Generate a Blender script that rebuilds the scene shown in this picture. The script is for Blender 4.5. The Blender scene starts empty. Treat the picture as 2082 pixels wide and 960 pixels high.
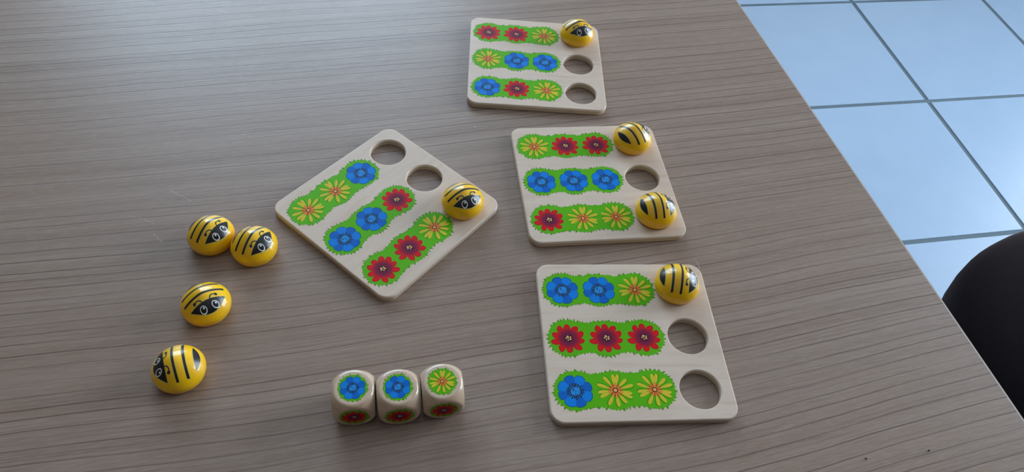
import bpy, bmesh, math, random
from mathutils import Vector, Matrix
from mathutils.geometry import tessellate_polygon
random.seed(7)
C = bpy.context.scene.collection
PI = math.pi
RAD = math.radians

# ------------------------------------------------------------------ camera
TOP = 0.75                      # height of the table top
BT = 0.0055                     # thickness of a game board
CAMZ = TOP + BT + 0.4216966
cam_d = bpy.data.cameras.new('camera'); cam = bpy.data.objects.new('camera', cam_d); C.objects.link(cam)
cam_d.sensor_width = 36; cam_d.lens = 1512.771 / 2082 * 36; cam_d.clip_start = 0.01; cam_d.clip_end = 60
cam.matrix_world = Matrix.Translation((0, 0, CAMZ)) @ (Matrix.Rotation(RAD(38.790409), 4, 'X') @ Matrix.Rotation(RAD(7.959777), 4, 'Z'))
bpy.context.scene.camera = cam

# ------------------------------------------------------------------ world, lights, exposure
sc = bpy.context.scene
sc.view_settings.view_transform = 'Standard'; sc.view_settings.look = 'None'
sc.view_settings.gamma = 1; sc.view_settings.use_curve_mapping = False
sc.view_settings.exposure = 0.55
w = bpy.data.worlds.new('world'); sc.world = w; w.use_nodes = True
bg = w.node_tree.nodes['Background']; bg.inputs[0].default_value = (0.62, 0.78, 1.0, 1); bg.inputs[1].default_value = 1.0

RA = RAD(16.28935)              # the room is laid out on its tile grid
def uv(u, v, z=0.0): return Vector((u*math.cos(RA) - v*math.sin(RA), u*math.sin(RA) + v*math.cos(RA), z))
PITCH = 0.4292877
U1, V1 = 1.40705, 1.65919       # one crossing of the joints
UR, UL, VF, VB = U1 + 3*PITCH, U1 - 9*PITCH, V1 + 1*PITCH, V1 - 8*PITCH
CEIL = 2.55
W1 = (-0.90, 0.40, 1.00, 2.16)     # far window: u0,u1,z0,z1
W2 = (0.05, 1.75, 0.10, 2.25)      # glazed door to the right: v0,v1,z0,z1
def area(name, loc, rot, sx, sy, power, col, spread=None):
    l = bpy.data.lights.new(name, 'AREA'); l.shape = 'RECTANGLE'; l.size = sx; l.size_y = sy; l.energy = power; l.color = col
    o = bpy.data.objects.new(name, l); C.objects.link(o); o.location = loc; o.rotation_euler = rot
    return o
# daylight standing in the two window openings (outside the panes)
area('window_daylight', uv((W1[0]+W1[1])/2, VF + 0.16, (W1[2]+W1[3])/2), (RAD(-90), 0, RA), W1[1]-W1[0], W1[3]-W1[2], 28, (0.58, 0.80, 1.0))
area('window_daylight', uv(UR + 0.16, (W2[0]+W2[1])/2, (W2[2]+W2[3])/2), (RAD(-90), 0, RA - PI/2), W2[1]-W2[0], W2[3]-W2[2], 104, (0.74, 0.87, 1.0))

# ------------------------------------------------------------------ helpers
def srgb(r, g, b):
    f = lambda c: (c/255)/12.92 if c/255 <= .04045 else (((c/255)+.055)/1.055)**2.4
    return (f(r), f(g), f(b), 1)
class NT:
    def __init__(s, name):
        s.m = bpy.data.materials.new(name); s.m.use_nodes = True; s.t = s.m.node_tree
        s.b = s.t.nodes['Principled BSDF']
    def n(s, kind, **kw):
        x = s.t.nodes.new('ShaderNode' + kind)
        for k, v in kw.items(): setattr(x, k, v)
        return x
    def l(s, a, b): s.t.links.new(a, b)
    def val(s, inp, v):
        if hasattr(v, 'default_value') or hasattr(v, 'is_linked'): s.l(v, inp)
        else: inp.default_value = v
    def math(s, op, a, b=None, c=None, clamp=False):
        x = s.n('Math', operation=op, use_clamp=clamp); s.val(x.inputs[0], a)
        if b is not None: s.val(x.inputs[1], b)
        if c is not None: s.val(x.inputs[2], c)
        return x.outputs[0]
    def mix(s, f, a, b, blend='MIX'):
        x = s.n('Mix', data_type='RGBA', blend_type=blend); s.val(x.inputs[0], f); s.val(x.inputs[6], a); s.val(x.inputs[7], b)
        return x.outputs[2]
    def noise(s, vec, scale, detail=2, rough=.5, dims='3D', w=None):
        x = s.n('TexNoise', noise_dimensions=dims)
        if vec is not None and dims != '1D': s.l(vec, x.inputs['Vector'])
        if w is not None: s.l(w, x.inputs['W'])
        x.inputs['Scale'].default_value = scale; x.inputs['Detail'].default_value = detail; x.inputs['Roughness'].default_value = rough
        return x.outputs['Fac']
    def mapping(s, vec, scale=(1, 1, 1), loc=(0, 0, 0), rot=(0, 0, 0)):
        x = s.n('Mapping'); s.l(vec, x.inputs[0]); x.inputs['Scale'].default_value = scale; x.inputs['Location'].default_value = loc; x.inputs['Rotation'].default_value = rot
        return x.outputs[0]
    def ramp(s, f, stops, interp='LINEAR'):
        x = s.n('ValToRGB'); s.l(f, x.inputs[0]); x.color_ramp.interpolation = interp
        e = x.color_ramp.elements
        while len(e) < len(stops): e.new(.5)
        for i, (p, c) in enumerate(stops): e[i].position = p; e[i].color = c if len(c) == 4 else (*c, 1)
        return x.outputs[0]
    def obj(s): return s.n('TexCoord').outputs['Object']
    def bump(s, h, strength, dist):
        x = s.n('Bump'); s.l(h, x.inputs['Height']); x.inputs['Strength'].default_value = strength; x.inputs['Distance'].default_value = dist
        s.l(x.outputs[0], s.b.inputs['Normal'])
def flatmat(name, col, rough=.5, spec=.5, coat=0.0, coat_r=.1):
    k = NT(name)
    t = k.obj(); nz = k.noise(t, 900, 2)
    k.l(k.mix(k.math('MULTIPLY', nz, .10), col, tuple(c*.72 for c in col[:3]) + (1,)), k.b.inputs['Base Color'])
    k.b.inputs['Roughness'].default_value = rough; k.b.inputs['Specular IOR Level'].default_value = spec
    k.b.inputs['Coat Weight'].default_value = coat; k.b.inputs['Coat Roughness'].default_value = coat_r
    return k.m
def link(name, me, mats, parent=None, loc=None, rot=None, smooth=False):
    o = bpy.data.objects.new(name, me); C.objects.link(o)
    if not me.materials:
        for m in (mats if isinstance(mats, (list, tuple)) else [mats]): me.materials.append(m)
    if smooth: me.polygons.foreach_set('use_smooth', [True]*len(me.polygons))
    if parent: o.parent = parent
    if loc is not None: o.location = loc
    if rot is not None: o.rotation_euler = rot
    return o
def tag(o, label=None, cat=None, group=None, kind=None):
    if label: o['label'] = label
    if cat: o['category'] = cat
    if group: o['group'] = group
    if kind: o['kind'] = kind
    return o
def empty(name, loc, rz=0.0):
    o = bpy.data.objects.new(name, None); C.objects.link(o); o.location = loc; o.rotation_euler = (0, 0, rz); o.empty_display_size = .02
    return o
def bm_box(bm, x0, x1, y0, y1, z0, z1, bev=0.0):
    r = bmesh.ops.create_cube(bm, size=1)
    for v in r['verts']: v.co = Vector(((x0+x1)/2 + v.co.x*(x1-x0), (y0+y1)/2 + v.co.y*(y1-y0), (z0+z1)/2 + v.co.z*(z1-z0)))
    if bev:
        es = set(e for v in r['verts'] for e in v.link_edges)
        bmesh.ops.bevel(bm, geom=list(es), offset=bev, segments=2, affect='EDGES', profile=.5)
def boxes(name, rects, mat, parent=None, bev=0.0, rot=None, loc=None):
    bm = bmesh.new()
    for r in rects: bm_box(bm, *r, bev=bev)
    me = bpy.data.meshes.new(name); bm.to_mesh(me); bm.free()
    return link(name, me, mat, parent, loc=loc, rot=rot)
def poly_mesh(name, polys):
    """flat print: polys = [(points2d, z, material index)], every outline tessellated"""
    vs, fs, mi = [], [], []
    for pts, z, m in polys:
        b = len(vs); vs += [(x, y, z) for x, y in pts]
        for t in tessellate_polygon([[Vector((x, y, 0)) for x, y in pts]]):
            a, b2, c = [pts[i] for i in t]
            cr = (b2[0]-a[0])*(c[1]-a[1]) - (b2[1]-a[1])*(c[0]-a[0])
            t = t if cr > 0 else (t[0], t[2], t[1])
            fs.append(tuple(b+i for i in t)); mi.append(m)
    me = bpy.data.meshes.new(name); me.from_pydata(vs, [], fs); me.polygons.foreach_set('material_index', mi); me.update()
    return me
def circle(cx, cy, r, n=20, ry=None): return [(cx + r*math.cos(2*PI*i/n), cy + (ry or r)*math.sin(2*PI*i/n)) for i in range(n)]
def mm(pts, s=.001): return [(x*s, y*s) for x, y in pts]

# ------------------------------------------------------------------ materials
SCRATCHES = [(-.1472, .3820, -.1369, .3745), (-.1279, .4057, -.1115, .3921), (-.1367, .3655, -.1305, .3570), (.1663, .3579, .1746, .3561), (.2419, .2829, .2428, .2732)]
def wood_table():
    k = NT('table_laminate'); t = k.obj()
    warp = k.math('MULTIPLY', k.math('SUBTRACT', k.noise(k.mapping(t, (2.0, 4.0, 1)), 1.0, 2, .45), .5), 0.030)
    warp2 = k.math('MULTIPLY', k.math('SUBTRACT', k.noise(k.mapping(t, (14, 60, 1), (3, 1, 0)), 1.0, 2, .5), .5), 0.0022)
    sx = k.n('SeparateXYZ'); k.l(t, sx.inputs[0])
    bend = k.math('MULTIPLY', k.math('MULTIPLY', sx.outputs[0], sx.outputs[0]), -0.05)
    vv = k.math('ADD', k.math('ADD', sx.outputs[1], bend), k.math('ADD', warp, warp2))
    def lines(scale, width, seed):
        x = k.n('TexVoronoi', voronoi_dimensions='1D', feature='DISTANCE_TO_EDGE'); k.l(k.math('ADD', vv, seed), x.inputs['W'])
        x.inputs['Scale'].default_value = scale; x.inputs['Randomness'].default_value = 1
        return k.math('SUBTRACT', 1.0, k.math('DIVIDE', x.outputs['Distance'], width, clamp=True), clamp=True)
    fade = k.ramp(k.noise(k.mapping(t, (2.2, 55, 1)), 1.0, 3, .6), [(.27, (0, 0, 0)), (.50, (1, 1, 1))])
    area_m = k.ramp(k.noise(k.mapping(t, (2.0, 9, 1), (5, 2.6, 0)), 1.0, 2, .5), [(.34, (.35,)*3), (.52, (1,)*3)])
    l1 = k.math('MULTIPLY', k.math('MULTIPLY', lines(112, .068, 0.0), fade), area_m)
    fade2 = k.ramp(k.noise(k.mapping(t, (6, 150, 1), (1, 7, 0)), 1.0, 3, .6), [(.38, (0, 0, 0)), (.68, (1, 1, 1))])
    l2 = k.math('MULTIPLY', lines(310, .20, 3.7), fade2)
    soft = k.noise(None, 60, 3, .6, '1D', w=vv)
    patch = k.noise(k.mapping(t, (1.6, 9, 1), (0, 4, 0)), 1.0, 3, .55)
    fibre = k.noise(k.mapping(t, (110, 2100, 1)), 1.0, 2, .7)
    fibre2 = k.noise(k.mapping(t, (38, 620, 1)), 1.0, 2, .6)
    base = k.mix(k.ramp(soft, [(.3, (0,)*3), (.7, (1,)*3)]), srgb(143, 120, 106), srgb(157, 135, 121))
    base = k.mix(k.ramp(patch, [(.40, (0,)*3), (.72, (.75,)*3)]), base, srgb(148, 121, 103))
    base = k.mix(k.math('MULTIPLY', k.ramp(fibre, [(.48, (0,)*3), (.78, (1,)*3)]), .34), base, srgb(190, 180, 172))
    base = k.mix(k.math('MULTIPLY', k.ramp(fibre2, [(.50, (0,)*3), (.80, (1,)*3)]), .30), base, srgb(104, 90, 84))
    base = k.mix(k.math('MULTIPLY', l2, .40), base, srgb(84, 68, 62))
    base = k.mix(k.math('MULTIPLY', l1, .9), base, srgb(80, 60, 55))
    # small pale scuffs lying across the grain
    sc1 = k.n('TexVoronoi', feature='F1'); k.l(k.mapping(t, (9, 14, 1), rot=(0, 0, .5)), sc1.inputs['Vector']); sc1.inputs['Scale'].default_value = 1
    scm = k.math('LESS_THAN', sc1.outputs['Distance'], .018)
    base = k.mix(k.math('MULTIPLY', scm, .5), base, srgb(205, 200, 198))
    # thin pale scratches
    for a0, b0, a1, b1 in SCRATCHES:
        an = math.atan2(b1-b0, a1-a0); L = math.hypot(a1-a0, b1-b0); c, q = math.cos(an), math.sin(an)
        mp = k.n('Mapping', vector_type='TEXTURE'); k.l(t, mp.inputs[0]); mp.inputs['Location'].default_value = (a0, b0, 0); mp.inputs['Rotation'].default_value = (0, 0, an)
        xx = k.n('SeparateXYZ'); k.l(mp.outputs[0], xx.inputs[0])
        wob = k.math('MULTIPLY', k.math('SUBTRACT', k.noise(t, 260, 2), .5), .0022)
        side = k.math('LESS_THAN', k.math('ABSOLUTE', k.math('ADD', xx.outputs[1], wob)), .00033)
        inx = k.math('LESS_THAN', k.math('ABSOLUTE', k.math('SUBTRACT', xx.outputs[0], L/2)), L/2)
        brk = k.ramp(k.noise(t, 700, 2), [(.40, (0,)*3), (.6, (1,)*3)])
        base = k.mix(k.math('MULTIPLY', k.math('MULTIPLY', k.math('MULTIPLY', side, inx), brk), .5), base, srgb(206, 200, 198))
    k.l(base, k.b.inputs['Base Color'])
    k.l(k.math('ADD', .30, k.math('MULTIPLY', fibre2, .12)), k.b.inputs['Roughness'])
    k.b.inputs['Specular IOR Level'].default_value = .45
    k.bump(k.math('SUBTRACT', k.math('MULTIPLY', fibre2, .5), k.math('MULTIPLY', l1, .6)), .35, .00025)
    return k.m
M_table = wood_table()
M_edge = flatmat('table_edge_band', srgb(190, 176, 165), .35)
def board_mat():
    k = NT('basswood_face'); t = k.obj()
    oi = k.n('ObjectInfo').outputs['Random']
    mp = k.n('VectorMath', operation='ADD'); k.l(t, mp.inputs[0]); cb = k.n('CombineXYZ'); k.l(oi, cb.inputs[0]); k.l(oi, cb.inputs[1]); k.l(cb.outputs[0], mp.inputs[1])
    g = k.noise(k.mapping(mp.outputs[0], (9, 90, 9)), 1.0, 4, .6)
    f = k.noise(k.mapping(mp.outputs[0], (120, 1500, 200)), 1.0, 2, .6)
    c = k.ramp(g, [(.3, srgb(212, 188, 168)), (.55, srgb(222, 200, 182)), (.75, srgb(207, 178, 156))])
    c = k.mix(k.math('MULTIPLY', k.ramp(f, [(.5, (0,)*3), (.8, (1,)*3)]), .22), c, srgb(186, 164, 142))
    k.l(c, k.b.inputs['Base Color']); k.b.inputs['Roughness'].default_value = .34; k.b.inputs['Specular IOR Level'].default_value = .3
    return k.m
def ply_mat():
    k = NT('plywood_edge'); t = k.obj(); sx = k.n('SeparateXYZ'); k.l(t, sx.inputs[0])
    z = k.math('DIVIDE', sx.outputs[2], BT)
    n = k.math('MULTIPLY', k.math('SUBTRACT', k.noise(k.mapping(t, (60, 60, 900)), 1, 2), .5), .16)
    c = k.ramp(k.math('ADD', z, n), [(0, srgb(208, 188, 164)), (.30, srgb(220, 203, 182)), (.36, srgb(200, 178, 150)), (.62, srgb(206, 184, 158)), (.68, srgb(228, 214, 197)), (1, srgb(240, 230, 218))])  # ply layers; the top one is painted paler for the rim catching light
    k.l(c, k.b.inputs['Base Color']); k.b.inputs['Roughness'].default_value = .5
    return k.m
M_board, M_ply = board_mat(), ply_mat()
M_grass = flatmat('printed_grass_green', srgb(90, 180, 0), .5, .16)
M_grass_d = flatmat('printed_grass_tip_green', srgb(84, 148, 18), .5, .16)
M_teal = flatmat('printed_teal_outline', srgb(0, 92, 120), .5, .16)
M_blue1 = flatmat('printed_dark_blue', srgb(0, 98, 190), .5, .16)
M_blue2 = flatmat('printed_bright_blue', srgb(0, 126, 218), .5, .16)
M_blue3 = flatmat('printed_light_blue', srgb(40, 146, 226), .5, .16)
M_ink = flatmat('printed_navy_ink', srgb(6, 10, 34), .5, .16)
M_mauve = flatmat('printed_mauve', srgb(50, 112, 170), .5, .16)
M_olive = flatmat('printed_dull_green_edge', srgb(66, 146, 4), .5, .16)
M_ring = flatmat('printed_maroon_ring', srgb(104, 22, 12), .5, .16)
M_peach = flatmat('printed_peach', srgb(240, 178, 112), .5, .16)
M_rust = flatmat('printed_rust', srgb(188, 92, 18), .5, .16)
M_halo = flatmat('printed_tan_halo', srgb(184, 138, 62), .5, .16)
M_dred = flatmat('printed_dark_red', srgb(150, 14, 22), .5, .16)
M_black = flatmat('black_lacquer', srgb(15, 14, 17), .34, .5, .25, .2)
M_white = flatmat('white_paint', srgb(238, 236, 232), .28)
M_cream = flatmat('pale_yellow_rim', srgb(214, 190, 92), .3)
def radial(name, stops, rmax, scale=1.0):
    k = NT(name); t = k.obj(); v = k.n('VectorMath', operation='LENGTH'); k.l(k.mapping(t, (1, 1, 0)), v.inputs[0])
    nz = k.math('MULTIPLY', k.math('SUBTRACT', k.noise(t, 500/scale, 2), .5), .12)
    k.l(k.ramp(k.math('ADD', k.math('DIVIDE', v.outputs['Value'], rmax*scale), nz), stops), k.b.inputs['Base Color']); k.b.inputs['Roughness'].default_value = .5; k.b.inputs['Specular IOR Level'].default_value = .16
    return k.m
red_st = [(.12, srgb(72, 14, 44)), (.30, srgb(112, 24, 62)), (.50, srgb(138, 26, 56)), (.66, srgb(208, 14, 26)), (1, srgb(222, 14, 22))]
yel_st = [(.18, srgb(244, 166, 84)), (.38, srgb(232, 158, 62)), (.50, srgb(220, 200, 50)), (.8, srgb(214, 198, 48)), (1, srgb(206, 200, 50))]
DS = 0.66                        # size of the flowers on the dice
M_red, M_red_s = radial('printed_red_petal', red_st, .0115), radial('printed_red_petal_small', red_st, .0115, DS)
M_yel, M_yel_s = radial('printed_yellow_petal', yel_st, .0115), radial('printed_yellow_petal_small', yel_st, .0115, DS)
M_amber = flatmat('printed_amber_vein', srgb(222, 182, 48), .5, .16)

def bee_mat():
    k = NT('yellow_lacquered_wood'); t = k.obj()
    k.l(k.ramp(k.noise(t, 60, 2), [(.3, srgb(252, 190, 0)), (.7, srgb(254, 198, 0))]), k.b.inputs['Base Color'])
    k.b.inputs['Roughness'].default_value = .4; k.b.inputs['Coat Weight'].default_value = .75; k.b.inputs['Coat Roughness'].default_value = .07; k.b.inputs['Specular IOR Level'].default_value = .3
    return k.m
M_bee = bee_mat()
def die_mat():
    k = NT('varnished_die_wood'); t = k.obj()
    oi = k.n('ObjectInfo').outputs['Random']; ad = k.n('VectorMath', operation='ADD'); k.l(t, ad.inputs[0]); cb = k.n('CombineXYZ'); k.l(oi, cb.inputs[0]); k.l(cb.outputs[0], ad.inputs[1])
    g = k.noise(k.mapping(ad.outputs[0], (60, 25, 260), rot=(.2, .1, .15)), 1.0, 4, .6)
    c = k.ramp(g, [(.3, srgb(202, 170, 140)), (.52, srgb(211, 183, 157)), (.72, srgb(178, 140, 108))])
    k.l(c, k.b.inputs['Base Color']); k.b.inputs['Roughness'].default_value = .35; k.b.inputs['Coat Weight'].default_value = .9; k.b.inputs['Coat Roughness'].default_value = .08
    return k.m
M_die = die_mat()
def tile_mat():
    k = NT('glazed_floor_tile'); t = k.n('NewGeometry').outputs['Position']
    c = k.mix(k.noise(t, 9, 4, .6), srgb(160, 186, 212), srgb(172, 196, 222))
    c = k.mix(k.math('MULTIPLY', k.ramp(k.noise(t, 300, 2), [(.45, (0,)*3), (.8, (1,)*3)]), .3), c, srgb(150, 174, 202))
    k.l(c, k.b.inputs['Base Color']); k.b.inputs['Roughness'].default_value = .34
    k.bump(k.noise(t, 120, 3), .25, .0004)
    return k.m
M_tile = tile_mat()
def noisy(name, a, b, scale, rough):
    k = NT(name); k.l(k.mix(k.noise(k.obj(), scale, 3), a, b), k.b.inputs['Base Color']); k.b.inputs['Roughness'].default_value = rough
    return k.m
M_grout = noisy('grey_grout', srgb(88, 108, 120), srgb(106, 124, 134), 90, .9)
M_wall = noisy('wall_paint', srgb(222, 214, 206), srgb(228, 220, 212), 4, .9)
M_wall_d = noisy('brown_wall_paint', srgb(112, 92, 76), srgb(120, 100, 84), 4, .9)  # unseen walls, brown chosen dark to cut the bounce light
M_ceil = noisy('ceiling_paint', srgb(206, 198, 188), srgb(212, 205, 196), 4, .9)
M_frame = noisy('white_window_frame', srgb(226, 226, 226), srgb(234, 234, 234), 20, .4)
M_cloth = None
def cloth_mat():
    k = NT('black_upholstery'); t = k.obj()
    k.l(k.mix(k.noise(t, 700, 3), srgb(11, 11, 17), srgb(22, 18, 22)), k.b.inputs['Base Color'])
    k.b.inputs['Roughness'].default_value = .95; k.b.inputs['Specular IOR Level'].default_value = .1
    k.b.inputs['Sheen Weight'].default_value = .12; k.b.inputs['Sheen Tint'].default_value = (.7, .5, .45, 1)
    k.bump(k.noise(t, 900, 2), .4, .0006)
    return k.m
M_cloth = cloth_mat()
M_metal = flatmat('dark_metal', srgb(40, 40, 44), .4)
def glass_mat():
    k = NT('window_glass'); t = k.t
    tr = k.n('BsdfTransparent'); gl = k.n('BsdfGlossy'); gl.inputs['Roughness'].default_value = .02
    fr = k.n('Fresnel'); fr.inputs[0].default_value = 1.45; mx = k.n('MixShader')
    k.l(fr.outputs[0], mx.inputs[0]); k.l(tr.outputs[0], mx.inputs[1]); k.l(gl.outputs[0], mx.inputs[2]); k.l(mx.outputs[0], t.nodes['Material Output'].inputs[0])
    return k.m
M_glass = glass_mat()

# ------------------------------------------------------------------ the room
T = .12
RZ = (0, 0, RA)
fl = boxes('floor', [(UL, UR, VB, VF, -.10, -.0015)], M_grout, rot=RZ); tag(fl, kind='structure')
J = .0055                        # half a joint
bm = bmesh.new(); bm_box(bm, J, PITCH-J, J, PITCH-J, -.009, 0, bev=.0014)
tile_me = bpy.data.meshes.new('tile'); bm.to_mesh(tile_me); bm.free(); tile_me.materials.append(M_tile)
for i in range(12):
    for j in range(9):
        o = bpy.data.objects.new('tile', tile_me); C.objects.link(o); o.parent = fl
        o.location = (UL + i*PITCH, VB + j*PITCH, 0)
def struct(name, rects, m): return tag(boxes(name, rects, m, rot=RZ), kind='structure')
struct('ceiling', [(UL-T, UR+T, VB-T, VF+T, CEIL, CEIL+.1)], M_ceil)
struct('wall_left', [(UL-T, UL, VB-T, VF+T, -.1, CEIL)], M_wall_d)
struct('wall_near', [(UL, UR, VB-T, VB, -.1, CEIL)], M_wall_d)
struct('wall_far', [(UL, W1[0], VF, VF+T, -.1, CEIL), (W1[1], UR, VF, VF+T, -.1, CEIL), (W1[0], W1[1], VF, VF+T, -.1, W1[2]), (W1[0], W1[1], VF, VF+T, W1[3], CEIL)], M_wall)
struct('wall_right', [(UR, UR+T, VB-T, W2[0], -.1, CEIL), (UR, UR+T, W2[1], VF+T, -.1, CEIL), (UR, UR+T, W2[0], W2[1], -.1, W2[2]), (UR, UR+T, W2[0], W2[1], W2[3], CEIL)], M_wall)
def window(name, axis, a0, a1, z0, z1, at, nm):
    r = empty(name, uv(at, a0) if axis == 'v' else uv(a0, at), 0); r.location.z = z0; r.rotation_euler = RZ; tag(r, kind='structure')
    L, H, f = a1-a0, z1-z0, .05
    def R(p0, p1, q0, q1, d0, d1): return (d0, d1, p0, p1, q0, q1) if axis == 'v' else (p0, p1, d0, d1, q0, q1)
    boxes('window_frame', [R(0, f, 0, H, .03, .09), R(L-f, L, 0, H, .03, .09), R(f, L-f, 0, f, .03, .09), R(f, L-f, H-f, H, .03, .09)], M_frame, r, bev=.004)
    boxes('mullion', [R(L/2-.025, L/2+.025, f, H-f, .035, .085)], M_frame, r, bev=.004)
    for k in (0, 1):
        p0, p1 = (f, L/2-.025) if k == 0 else (L/2+.025, L-f)
        boxes('pane', [R(p0, p1, f, H-f, .058, .062)], M_glass, r)
    return r
window('window_1', 'u', *W1, VF, 'far')
window('window_2', 'v', *W2, UR, 'right')

# ------------------------------------------------------------------ the table
TA = RAD(19.13)
tb = empty('table', (0, 0, 0), TA)
tag(tb, 'large table with a greyish brown wood grain top that carries the game', 'table')
TU0, TU1, TV0, TV1 = -1.05, .4127, -.16, .80
tt = boxes('table_top', [(TU0, TU1-.0012, TV0, TV1, TOP-.028, TOP)], M_table, tb)
boxes('edge_band', [(TU1-.0012, TU1, TV0, TV1, TOP-.028, TOP)], M_edge, tb)
for (x, y) in ((TU0+.08, TV0+.06), (TU0+.08, TV1-.11), (TU1-.13, TV0+.06), (TU1-.13, TV1-.11)):
    boxes('leg', [(x, x+.05, y, y+.05, .0, TOP-.028)], M_metal, tb, bev=.004)

# ------------------------------------------------------------------ the chair at the table end
def tuv(u, v, z=0): return Vector((u*math.cos(TA) - v*math.sin(TA), u*math.sin(TA) + v*math.cos(TA), z))
def chair():
    r = empty('chair', tuv(.93, .222), TA)
    tag(r, 'black upholstered chair with a rounded seat standing beside the table end', 'chair')
    def lathe_ellipse(ax, ay, prof, n=72, e=2.05):
        bm = bmesh.new(); rings = []
        for s, z in prof:
            ring = []
            for i in range(n):
                t = 2*PI*i/n; c, q = math.cos(t), math.sin(t)
                d = (abs(c)**e + abs(q)**e)**(-1/e)
                ring.append(bm.verts.new((ax*s*c*d, ay*s*q*d, z)))
            rings.append(ring)
        for a, b in zip(rings, rings[1:]):
            for i in range(n): bm.faces.new((a[i], a[(i+1) % n], b[(i+1) % n], b[i]))
        bm.faces.new(rings[0][::-1]); bm.faces.new(rings[-1])
        me = bpy.data.meshes.new('seat'); bm.to_mesh(me); bm.free(); return me
    prof = [(.90, .385), (.96, .388), (.99, .40), (1.0, .42), (1.0, .435), (.985, .449), (.955, .459), (.90, .466), (.8, .471), (.6, .475), (.3, .476), (.05, .476)]
    link('seat', lathe_ellipse(.265, .236, prof), M_cloth, r, smooth=True)
    bm = bmesh.new(); n = 24; rows = []
    for z in (.58, .60, .70, .80, .845, .86):
        inset = {.58: .03, .60: .0, .86: .03}.get(z, 0.0)
        rows.append([[bm.verts.new(((.27 + k*.035 - .10*(2*i/n-1)**2 + (z-.58)*.18), (.215-inset)*(2*i/n-1), z)) for i in range(n+1)] for k in (0, 1)])
    for a, b in zip(rows, rows[1:]):
        for k in (0, 1):
            for i in range(n): bm.faces.new((a[k][i], a[k][i+1], b[k][i+1], b[k][i]))
        for i in (0, n): bm.faces.new((a[0][i], a[1][i], b[1][i], b[0][i]))
    for e in (rows[0], rows[-1]):
        for i in range(n): bm.faces.new((e[0][i], e[0][i+1], e[1][i+1], e[1][i]))
    bmesh.ops.recalc_face_normals(bm, faces=bm.faces[:])
    me = bpy.data.meshes.new('backrest'); bm.to_mesh(me); bm.free(); link('backrest', me, M_cloth, r, smooth=True)
    def tube(name, pts, rad):
        cu = bpy.data.curves.new(name, 'CURVE'); cu.dimensions = '3D'; cu.bevel_depth = rad; cu.bevel_resolution = 3; cu.use_fill_caps = True
        sp = cu.splines.new('POLY'); sp.points.add(len(pts)-1)
        for p, q in zip(sp.points, pts): p.co = (*q, 1)
        o = bpy.data.objects.new('t', cu); me = bpy.data.meshes.new_from_object(o); bpy.data.objects.remove(o); me.name = name
        me.materials.clear(); return link(name, me, M_metal, r, smooth=True)
    for sx in (-1, 1):
        for sy in (-1, 1): tube('leg', [(sx*.15, sy*.14, .39), (sx*.21, sy*.19, .0)], .011)
    for sy in (-1, 1): tube('back_post', [(.22, sy*.13, .40), (.285, sy*.13, .50), (.30, sy*.13, .70)], .009)
chair()

# ------------------------------------------------------------------ flower and grass prints
def wrap(d): return (d + 180) % 360 - 180
def lobes(tips, notches, shape, scale=1.0, off=0.0, n=9):
    """outline through notches and rounded tips given in polar (degrees, mm)"""
    pts = []
    notches = sorted(notches, key=lambda q: q[0] % 360)
    for i, (a0, r0) in enumerate(notches):
        a1, r1 = notches[(i+1) % len(notches)]
        span = (a1-a0) % 360
        tp = [q for q in tips if (q[0]-a0) % 360 < span][0]
        ft = ((tp[0]-a0) % 360)/span
        for j in range(n):
            f = j/n
            g = f/ft*.5 if f < ft else .5 + (f-ft)/(1-ft)*.5
            base = r0*(1-f) + r1*f
            bulge = math.sin(PI*g)**shape
            rr = base + (tp[1]-base)*bulge + off
            a = RAD(a0 + span*f)
            pts.append((rr*math.cos(a)*scale, rr*math.sin(a)*scale))
    return pts
blue_notch = [(87, 9.0), (42, 9.0), (-3, 9.4), (-50, 9.2), (-94, 9.8), (-142, 9.0), (179, 9.8), (132, 9.2)]
blue_tip = [((sorted(blue_notch, key=lambda q: q[0] % 360)[i][0] + ((sorted(blue_notch, key=lambda q: q[0] % 360)[(i+1) % 8][0]-sorted(blue_notch, key=lambda q: q[0] % 360)[i][0]) % 360)*.5), 11.1) for i in range(8)]
red_tip = [(119, 11.0), (91, 10.5), (52, 10.9), (26, 11.1), (-10, 10.5), (-46, 11.4), (-91, 10.6), (-119, 11.4), (-170, 11.9), (160, 11.0)]
red_notch = [(110, 7.2), (73, 6.9), (37, 7.4), (1, 7.8), (-32, 7.3), (-70, 6.5), (-109, 7.2), (-145, 7.2), (180, 8.0), (146, 7.2)]
yel_tip = [(91, 11.2), (75, 11.5), (43, 11.3), (16, 12.6), (-13, 10.9), (-28, 11.5), (-56, 10.8), (-86, 11.2), (-119, 11.4), (-157, 11.2), (-174, 11.5), (158, 12.0), (123, 11.6)]
def petal(ang, L, r0, w, scale, shrink=0.0):
    prof = [(0, .10), (.2, .22), (.4, .52), (.6, .88), (.76, 1.0), (.88, .92), (.96, .60), (1.0, .18)]
    a = RAD(ang); c, s = math.cos(a), math.sin(a); up, dn = [], []
    for f, h in prof:
        x = r0 + (L-r0)*f; y = w/2*h
        x = x - shrink*(1 if f > .9 else 0); y = max(.04, y-shrink)
        up.append((x, y)); dn.append((x, -y))
    return [((x*c-y*s)*scale, (x*s+y*c)*scale) for x, y in dn + up[::-1]]
Z = .00002
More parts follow.
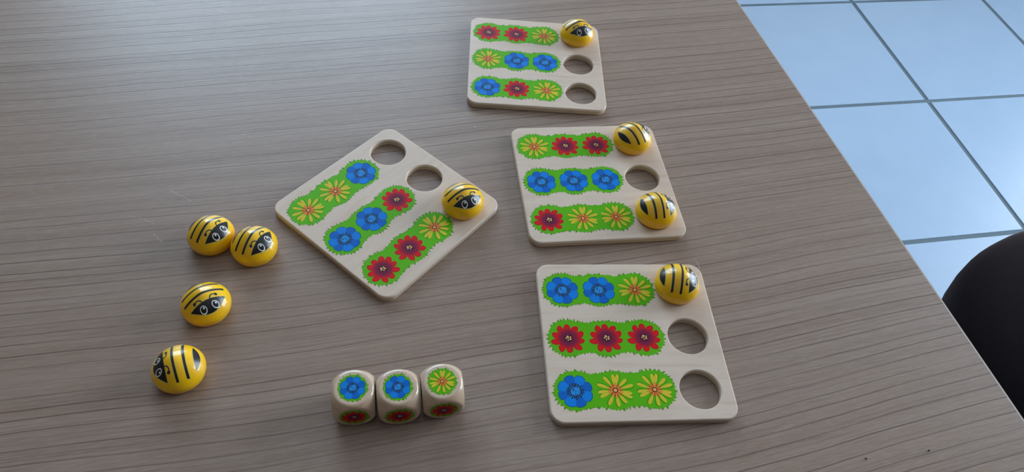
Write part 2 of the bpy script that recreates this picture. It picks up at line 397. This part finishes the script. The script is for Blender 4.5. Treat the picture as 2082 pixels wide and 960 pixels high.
def flower_mesh(kind, scale):
    P = []; s = .001*scale
    if kind == 'blue':
        ol = lobes(blue_tip, blue_notch, .42, s, .42); P.append((ol, Z, 0))
        nt = sorted(blue_notch, key=lambda q: q[0] % 360)
        inner = lobes(blue_tip, blue_notch, .42, s, -.05)
        for i in range(8):
            seg = inner[i*9:(i+1)*9] + [inner[((i+1)*9) % 72]]
            mid = (nt[i][0] + ((nt[(i+1) % 8][0]-nt[i][0]) % 360)/2) % 360
            P.append(([(0, 0)] + seg, 2*Z, 2 if i % 2 == 0 else 1))
        P.append((circle(0, 0, 5.1*s, 28), 3*Z, 6))
        P.append((circle(0, 0, 3.1*s, 24), 4*Z, 3))
        for i in range(20):
            a = 2*PI*(i+.25)/20 + .06*math.sin(i*5); r0, r1 = (2.8+.25*math.sin(i*7))*s, (5.5+.35*math.sin(i*3+1))*s; h = .32*s
            c, q = math.cos(a), math.sin(a)
            P.append(([(r0*c+h*.7*q, r0*q-h*.7*c), (r1*c+h*q, r1*q-h*c), (r1*c-h*q, r1*q+h*c), (r0*c-h*.7*q, r0*q+h*.7*c)], 5*Z, 4))
        for x, y, r in ((-1.1, 1.0, .55), (.3, -.1, .38), (.1, -1.5, .36), (1.7, -.2, .28), (-1.4, -.4, .24), (1.0, 1.4, .2), (-.3, 2.2, .22), (-2.1, .4, .2), (1.9, -1.2, .2)):
            P.append((circle(x*s, y*s, r*s, 10), 5*Z, 4))
    elif kind == 'red':
        P.append((lobes(red_tip, red_notch, .72, s, .55), Z, 0))
        P.append((lobes(red_tip, red_notch, .72, s, .25), 2*Z, 1))
        P.append((lobes(red_tip, red_notch, .72, s, -.2), 3*Z, 2))
        P.append((lobes([(q[0], 2.6) for q in red_tip], [(q[0], 1.9) for q in red_notch], 1, s), 4*Z, 4))
        for x, y, r in ((-.5, 1.2, .85), (1.3, .8, .62), (1.2, -.7, .72), (-.4, -1.4, .52), (-1.5, 0, .58), (0, -.1, .36)):
            P.append((circle(x*s, y*s, r*s, 12), 5*Z, 3))
    else:
        rt = sorted(yel_tip, key=lambda q: q[0] % 360)
        for a, L in rt: P.append((petal(a - 2.5, L*1.02, 1.2, 3.0, s), Z, 0))
        st = []
        for i, (a, L) in enumerate(rt):
            a2 = rt[(i+1) % 13][0]; g = (a2-a) % 360
            st += [(RAD(a), 3.3), (RAD(a+g*.5), 4.9 if g > 18 else 3.9)]
        P.append(([(r*s*math.cos(a), r*s*math.sin(a)) for a, r in st], 2*Z, 1))
        for a, L in rt: P.append((petal(a, L, 1.0, 2.35, s), 3*Z, 2))
        for a, L in rt: P.append((petal(a + 1, L*.86, 5.2, .8, s), 4*Z, 5))
        P.append((circle(0, 0, 1.75*s, 20), 5*Z, 3)); P.append((circle(0, 0, 1.12*s, 16), 6*Z, 4)); P.append((circle(.1*s, 0, .35*s, 10), 7*Z, 5))
    return poly_mesh(kind + '_flower', P)
def flower_set(scale, small):
    d = {}
    for kind, ms in (('blue', [M_teal, M_blue1, M_blue2, M_blue3, M_ink, M_ink, M_mauve]),
                     ('red', [M_halo, M_dred, M_red_s if small else M_red, M_peach, M_ink]),
                     ('yellow', [M_olive, M_rust, M_yel_s if small else M_yel, M_ring, M_peach, M_amber])):
        me = flower_mesh(kind, scale)
        for m in ms: me.materials.append(m)
        d[kind] = me
    # the mauve disc under the dashes is tinted blue
    return d
FL, FLS = flower_set(1, False), flower_set(DS, True)

def toothed(base, step, amp, rng):
    """base: closed dense outline (mm); grow uneven little grass blades outwards"""
    n = len(base); L = [0]
    for i in range(n): L.append(L[-1] + math.dist(base[i], base[(i+1) % n]))
    tot = L[-1]
    def at(s):
        s %= tot; i = max(j for j in range(n) if L[j] <= s) if s > 0 else 0
        f = (s-L[i])/max(L[i+1]-L[i], 1e-9); a, b = base[i], base[(i+1) % n]
        return (a[0]+(b[0]-a[0])*f, a[1]+(b[1]-a[1])*f)
    out = []; s = 0
    while s < tot - step*.6:
        w_ = step*rng.uniform(.6, 1.35); h = amp*rng.uniform(.35, 1.35)
        p, q, m = at(s), at(s+w_), at(s+w_*.5)
        d = (q[0]-p[0], q[1]-p[1]); l = math.hypot(*d) or 1; nx, ny = d[1]/l, -d[0]/l; lean = rng.uniform(-.55, .55)
        out.append(p)
        tip = (m[0]+nx*h+d[0]/l*lean*h, m[1]+ny*h+d[1]/l*lean*h)
        out.append((tip[0]-d[0]/l*.16, tip[1]-d[1]/l*.16)); out.append((tip[0]+d[0]/l*.16, tip[1]+d[1]/l*.16))
        s += w_
    return out
def grass_outline(rng, yo):
    cs = [(-43.0, yo[0], 13.1), (-17.5, yo[1], 12.8), (8.2, yo[2], 13.0)]
    top, bot = [], []
    def ext(x, sg):
        v = 0
        for cx, cy, r in cs:
            if abs(x-cx) < r: v = max(v, math.sqrt(r*r-(x-cx)**2) + sg*cy)
        floor_ = 12.2 if -43 < x < 8.2 else 0
        e = 5.0
        return (v**e*.5 + max(v, floor_)**e*.5)**(1/e) if floor_ else v
    base = []
    for i in range(0, 25):                       # left cap
        a = RAD(90 + 180*i/24); base.append((cs[0][0]+cs[0][2]*math.cos(a), cs[0][1]+cs[0][2]*math.sin(a)))
    for i in range(1, 60):
        x = -43 + 51.2*i/60; base.append((x, -ext(x, -1)))
    for i in range(0, 25):
        a = RAD(-90 + 180*i/24); base.append((cs[2][0]+cs[2][2]*math.cos(a), cs[2][1]+cs[2][2]*math.sin(a)))
    for i in range(1, 60):
        x = 8.2 - 51.2*i/60; base.append((x, ext(x, 1)))
    return base
rg = random.Random(11)
GR = []
for k, yo in enumerate(((.1, -.3, .1), (0, -.5, -.2), (.1, -.3, .1))):
    base = grass_outline(rg, yo)
    o1 = toothed(base, 2.3, 1.9, rg)
    cxy = lambda p: p
    inner = toothed([(x, y) for x, y in base], 2.4, 1.25, rg)
    me = poly_mesh('grass_patch', [(mm(o1), 0, 1), (mm(inner), Z, 0)]); me.materials.append(M_grass); me.materials.append(M_grass_d)
    GR.append(me)
gbase = circle(0, 0, 8.1, 60)
gm = poly_mesh('grass_ring', [(mm(toothed(gbase, 1.5, 1.15, rg)), 0, 1), (mm(toothed(gbase, 1.8, .6, rg)), Z, 0)]); gm.materials.append(M_grass); gm.materials.append(M_grass_d)

# ------------------------------------------------------------------ game boards
HX, HY, HR = 38.4, (39.3, 0.1, -39.2), 13.6
def board_body_mesh():
    cu = bpy.data.curves.new('body', 'CURVE'); cu.dimensions = '2D'; cu.fill_mode = 'BOTH'
    bev = .0008
    cu.extrude = BT/2 - bev; cu.bevel_depth = bev; cu.bevel_resolution = 2; cu.offset = -bev
    def loop(pts):
        sp = cu.splines.new('POLY'); sp.points.add(len(pts)-1); sp.use_cyclic_u = True
        for p, q in zip(sp.points, pts): p.co = (q[0]*.001, q[1]*.001, 0, 1)
    h, r = 60.0, 9.0; out = []
    for sx, sy, a0 in ((1, 1, 0), (-1, 1, 90), (-1, -1, 180), (1, -1, 270)):
        for i in range(13):
            a = RAD(a0 + 90*i/12); out.append((sx*(h-r) + r*math.cos(a), sy*(h-r) + r*math.sin(a)))
    loop(out)
    for y in HY: loop([(HX + HR*math.cos(2*PI*i/64), y + HR*math.sin(2*PI*i/64)) for i in range(64)])
    o = bpy.data.objects.new('t', cu); me = bpy.data.meshes.new_from_object(o); bpy.data.objects.remove(o)
    for v in me.vertices: v.co.z += BT/2
    me.materials.clear(); me.materials.append(M_board); me.materials.append(M_ply)
    for p in me.polygons: p.material_index = 0 if abs(p.normal.z) > .35 else 1; p.use_smooth = False
    me.name = 'board_body'; return me
BODY = board_body_mesh()
B_, R_, Y_ = 'blue', 'red', 'yellow'
boards = [
 (-.00045593, .54188971, 6.451423, [(R_, R_, Y_), (Y_, B_, B_), (B_, R_, Y_)], 'wooden game board farthest from the camera, its top row two red flowers and one yellow'),
 (.05850544, .40709693, 13.645304, [(Y_, R_, R_), (B_, B_, B_), (R_, Y_, Y_)], 'wooden game board carrying two bees, with a middle row of three blue flowers'),
 (.08859118, .26770618, 9.952040, [(B_, B_, Y_), (R_, R_, R_), (B_, Y_, Y_)], 'wooden game board nearest the camera, with a middle row of three red flowers'),
 (-.09361342, .35144040, 56.541286, [(Y_, Y_, B_), (B_, B_, R_), (R_, R_, Y_)], 'wooden game board turned like a diamond, left of the other three boards'),
]
def jit(): return random.uniform(-1, 1)
for x, y, a, rows, lab in boards:
    r = tag(empty('game_board', (x, y, TOP), RAD(a)), lab, 'game board', 'flower game boards')
    link('body', BODY, None, r)
    for k, row in enumerate(rows):
        g = link('grass_patch', GR[k], None, r, loc=(0, HY[k]*.001 - .0012*(1 if k == 0 else .3 if k == 1 else -.6), BT + .00003))
        for i, c in enumerate(row):
            f = link('flower', FL[c], None, g, loc=((-43.0, -17.3, 8.3)[i]*.001, -.0004, 2*Z))
            f['label'] = 'printed %s flower' % c

# ------------------------------------------------------------------ bees
A, ZW, H, N, BB = 15.74, 7.55, 20.15, 1.56, 11.6
def dome(x, y): return ZW + (H-ZW)*max(0.0, 1-(math.hypot(x, y)/A)**N)**(1/N)
def bee_body():
    prof = [(0, 0), (BB-.7, 0), (BB-.2, .12)]
    for i in range(1, 13):
        t = i/12*PI/2; prof.append((BB+(A-BB)*math.sin(t), ZW*(1-math.cos(t))))
    for i in range(1, 40):
        t = i/40*PI/2; prof.append((A*math.cos(t)**(2/N), ZW+(H-ZW)*math.sin(t)**(2/N)))
    bm = bmesh.new(); n = 96; rings = []
    for r_, z in prof[1:]:
        if r_ < .02: continue
        rings.append([bm.verts.new((r_*.001*math.cos(2*PI*i/n), r_*.001*math.sin(2*PI*i/n), z*.001)) for i in range(n)])
    for a, b in zip(rings, rings[1:]):
        for i in range(n): bm.faces.new((a[i], a[(i+1) % n], b[(i+1) % n], b[i]))
    bm.faces.new(rings[0][::-1]); tp = bm.verts.new((0, 0, H*.001))
    for i in range(n): bm.faces.new((rings[-1][i], rings[-1][(i+1) % n], tp))
    me = bpy.data.meshes.new('bee_body'); bm.to_mesh(me); bm.free(); me.materials.append(M_bee)
    me.polygons.foreach_set('use_smooth', [len(p.vertices) < 10 for p in me.polygons]); return me
def on_dome(x, y, off):
    e = .05; zx = (dome(x+e, y)-dome(x-e, y))/(2*e); zy = (dome(x, y+e)-dome(x, y-e))/(2*e)
    n = Vector((-zx, -zy, 1)).normalized(); p = Vector((x, y, dome(x, y))) + n*off
    return p*.001
def grid_shell(name, rows, off, mi=0, thick=.05):
    """rows of plan points (mm) laid onto the dome as a thin coat of paint"""
    vs, fs = [], []
    m = len(rows[0])
    for r_ in rows:
        for x, y in r_: vs.append(on_dome(x, y, off))
    for i in range(len(rows)-1):
        for j in range(m-1):
            a = i*m+j; fs.append((a, a+1, a+m+1, a+m))
    return vs, fs
def shell_mesh(name, pieces, mats):
    V, Fs, MI = [], [], []
    for rows, off, mi in pieces:
        vs, fs = grid_shell(name, rows, off); b = len(V)
        for f in fs:
            f = tuple(b+i for i in f); Fs.append(f); MI.append(mi)
        V += vs
    me = bpy.data.meshes.new(name); me.from_pydata(V, [], Fs); me.polygons.foreach_set('material_index', MI)
    bm = bmesh.new(); bm.from_mesh(me)
    bmesh.ops.remove_doubles(bm, verts=bm.verts[:], dist=1e-8)
    for f in bm.faces:
        f.normal_update()
        if f.normal.dot(f.calc_center_median()) < 0: f.normal_flip()
    bm.to_mesh(me); bm.free()
    me.polygons.foreach_set('use_smooth', [True]*len(me.polygons))
    for m_ in mats: me.materials.append(m_)
    return me
def lens(xb, xf, yt, bk=0.0, g=0.0, n=36, m=14):
    """face and tail patch: back edge x=xb, front arc bulging to xf, tips at y=+-yt"""
    rows = []; sg = 1 if xf > xb else -1
    for i in range(n+1):
        y = -(yt+g) + 2*(yt+g)*i/n; q = max(0, 1-(y/(yt+g))**2)
        a = xb - sg*(bk*q + g); b = xb + (xf+sg*g-xb)*q
        if i in (0, n): a = b = xb
        rows.append([(a+(b-a)*j/m, y) for j in range(m+1)])
    return rows
def disc(cx, cy, rx, ry, n=28, tilt=0.0):
    rows = []
    for j in range(0, 7):
        f = max(j/6, .001); rows.append([(cx + rx*f*math.cos(2*PI*i/n)*math.cos(tilt) - ry*f*math.sin(2*PI*i/n)*math.sin(tilt), cy + rx*f*math.cos(2*PI*i/n)*math.sin(tilt) + ry*f*math.sin(2*PI*i/n)*math.cos(tilt)) for i in range(n+1)])
    return rows
def band(x, yt, w_, n=44):
    rows = []
    for i in range(n+1):
        y = -yt + 2*yt*i/n; rows.append([(x - w_/2 + w_*j/3, y) for j in range(4)])
    return rows
def path_strip(pts, w_):
    rows = []
    for i, p in enumerate(pts):
        a, b = pts[max(i-1, 0)], pts[min(i+1, len(pts)-1)]; d = (b[0]-a[0], b[1]-a[1]); l = math.hypot(*d)
        nx, ny = -d[1]/l, d[0]/l; rows.append([(p[0]+nx*w_*t, p[1]+ny*w_*t) for t in (-.5, 0, .5)])
    return rows
me_body = bee_body()
me_face = shell_mesh('face', [(lens(6.2, 13.25, 11.5, .55, .28), .02, 1), (lens(6.2, 13.0, 11.3, .45), .05, 0)], [M_black, M_cream])
me_tail = shell_mesh('tail_patch', [(lens(-10.4, -13.7, 8.3, .35, .25), .02, 1), (lens(-10.5, -13.5, 8.1, .25), .05, 0)], [M_black, M_cream])
def stripe_mesh(x, yt): return shell_mesh('stripe', [(band(x, yt+.25, 2.0), .02, 1), (band(x, yt, 1.45), .05, 0)], [M_black, M_cream])
me_s1, me_s2 = stripe_mesh(-5.35, 12.2), stripe_mesh(.62, 12.9)
def eye_mesh(sg):
    cx, cy = 9.75, sg*3.9
    P = [(disc(cx, cy, 2.25, 2.15), .09, 1), (disc(cx-.05, cy, 1.72, 1.62), .12, 0), (disc(cx-.72, cy+.55, .6, .56), .15, 1)]
    return shell_mesh('eye', P, [M_black, M_white])
def ant_mesh(sg):
    pts = []
    for i in range(13):
        a = RAD(5 + 160*i/12); pts.append((5.7 - 2.7*math.sin(a*.62), 2.6 + 3.6*(i/12)**1.1))
    pts = [(6.0, 2.6), (5.3, 2.75), (4.7, 3.05), (4.2, 3.5), (3.85, 4.1), (3.65, 4.7), (3.55, 5.4), (3.7, 6.0), (3.9, 6.5)]
    pts = [(x, sg*y) for x, y in pts]
    halo = [(path_strip(pts, 1.15), .02, 1), (disc(4.05, sg*6.95, 1.25, 1.2, 16), .02, 1)]
    return shell_mesh('antenna', halo + [(path_strip(pts, .62), .06, 0), (disc(4.05, sg*6.95, .95, .9, 16), .06, 0)], [M_black, M_cream])
me_eye = {s: eye_mesh(s) for s in (-1, 1)}; me_ant = {s: ant_mesh(s) for s in (-1, 1)}
bees = [
 (-207.10, 301.70, 0, -19.4, 'yellow bee piece on the bare table, left one of the touching pair'),
 (-175.39, 297.55, 0, -14.9, 'yellow bee piece on the bare table, right one of the touching pair'),
 (-190.35, 246.78, 0, -44.8, 'yellow bee piece alone on the bare table, its face towards the camera'),
 (-189.43, 199.22, 0, -151.2, 'yellow bee piece on the bare table facing left, nearest the camera'),
 (33.58, 584.69, 4.2, -60.4, 'yellow bee piece in the top hole of the farthest board'),
 (-39.68, 360.92, 4.2, -53.3, 'yellow bee piece on the board turned like a diamond'),
 (86.40, 453.51, 4.2, 43.6, 'yellow bee piece in the far hole of the board with two bees'),
 (104.96, 378.37, 4.2, 18.5, 'yellow bee piece in the near hole of the board with two bees'),
 (118.84, 312.60, 4.2, -.5, 'yellow bee piece in the top hole of the board nearest the camera'),
]
for x, y, z, a, lab in bees:
    r = tag(empty('bee_piece', (x*.001, y*.001, TOP + z*.001), RAD(a)), lab, 'game piece', 'yellow half-round bee pieces')
    link('body', me_body, None, r)
    f = link('face', me_face, None, r)
    for s in (-1, 1): link('eye', me_eye[s], None, f); link('antenna', me_ant[s], None, r)
    link('stripe', me_s1, None, r); link('stripe', me_s2, None, r); link('tail_patch', me_tail, None, r)

# ------------------------------------------------------------------ dice
DH, DR = 12.5, 16.8
def die_mesh():
    bm = bmesh.new(); n = 28; cache = {}
    def vert(p):
        q = Vector(p); l = q.length
        # soft minimum of cube and ball
        if l > DR: q = q*(DR/l)
        k = tuple(round(c, 4) for c in q)
        if k not in cache: cache[k] = bm.verts.new(q*.001)
        return cache[k]
    for ax in range(3):
        for s in (-1, 1):
            def pt(i, j):
                a, b = math.tan((2*i/n-1)*PI/4)*DH, math.tan((2*j/n-1)*PI/4)*DH
                p = [a, b]; p.insert(ax, s*DH); return vert(p)
            for i in range(n):
                for j in range(n):
                    try: bm.faces.new((pt(i, j), pt(i+1, j), pt(i+1, j+1), pt(i, j+1)))
                    except ValueError: pass
    bmesh.ops.recalc_face_normals(bm, faces=bm.faces[:])
    for _ in range(1): bmesh.ops.smooth_vert(bm, verts=[v for v in bm.verts if v.co.length > .0158], factor=.22, use_axis_x=True, use_axis_y=True, use_axis_z=True)
    me = bpy.data.meshes.new('die_body'); bm.to_mesh(me); bm.free(); me.materials.append(M_die)
    me.polygons.foreach_set('use_smooth', [True]*len(me.polygons)); return me
me_die = die_mesh()
dice = [
 (-79.91, 193.86, 13.8, 'blue', 'wooden die showing a blue flower, leftmost of the three dice'),
 (-54.25, 198.33, 15.5, 'blue', 'wooden die showing a blue flower, between the two other dice'),
 (-29.10, 205.94, 15.1, 'yellow', 'wooden die showing a yellow flower, rightmost of the three dice'),
]
for x, y, a, c, lab in dice:
    r = tag(empty('die', (x*.001, y*.001, TOP), RAD(a)), lab, 'die', 'wooden dice lying in a row')
    link('body', me_die, None, r, loc=(0, 0, DH*.001))
    h = DH*.001; e = .00005
    for (lx, ly, lz, rx, ry, rz, col) in ((0, 0, 2*h+e, 0, 0, 0, c), (0, -h-e, h, PI/2, 0, 0, 'red'), (h+e, 0, h, 0, PI/2, 0, 'yellow' if c != 'yellow' else 'blue'), (-h-e, 0, h, 0, -PI/2, 0, 'yellow' if c != 'yellow' else 'blue'), (0, h+e, h, -PI/2, 0, 0, 'red')):
        g = link('grass_ring', gm, None, r, loc=(lx, ly, lz), rot=(rx, ry, rz))
        f = link('flower', FLS[col], None, g, loc=(0, 0, 2*Z)); f['label'] = 'printed %s flower' % col

# ------------------------------------------------------------------ crumbs near the table corner
bm = bmesh.new(); bmesh.ops.create_icosphere(bm, subdivisions=2, radius=.0007)
for v in bm.verts: v.co *= random.uniform(.7, 1.15); v.co.z = v.co.z*.7 + .0006
me = bpy.data.meshes.new('crumb'); bm.to_mesh(me); bm.free(); me.materials.append(flatmat('dark_crumb', srgb(48, 38, 34), .8))
for (x, y, lab) in ((CR := [(.2368, .2065, 'tiny dark crumb on the bare table near the bottom edge of the photo, left one'), (.2791, .2178, 'tiny dark crumb on the bare table near the bottom right corner, right one')])):
    tag(link('crumb', me, None, None, loc=(x, y, TOP)), lab, 'crumb', 'crumbs on the table')
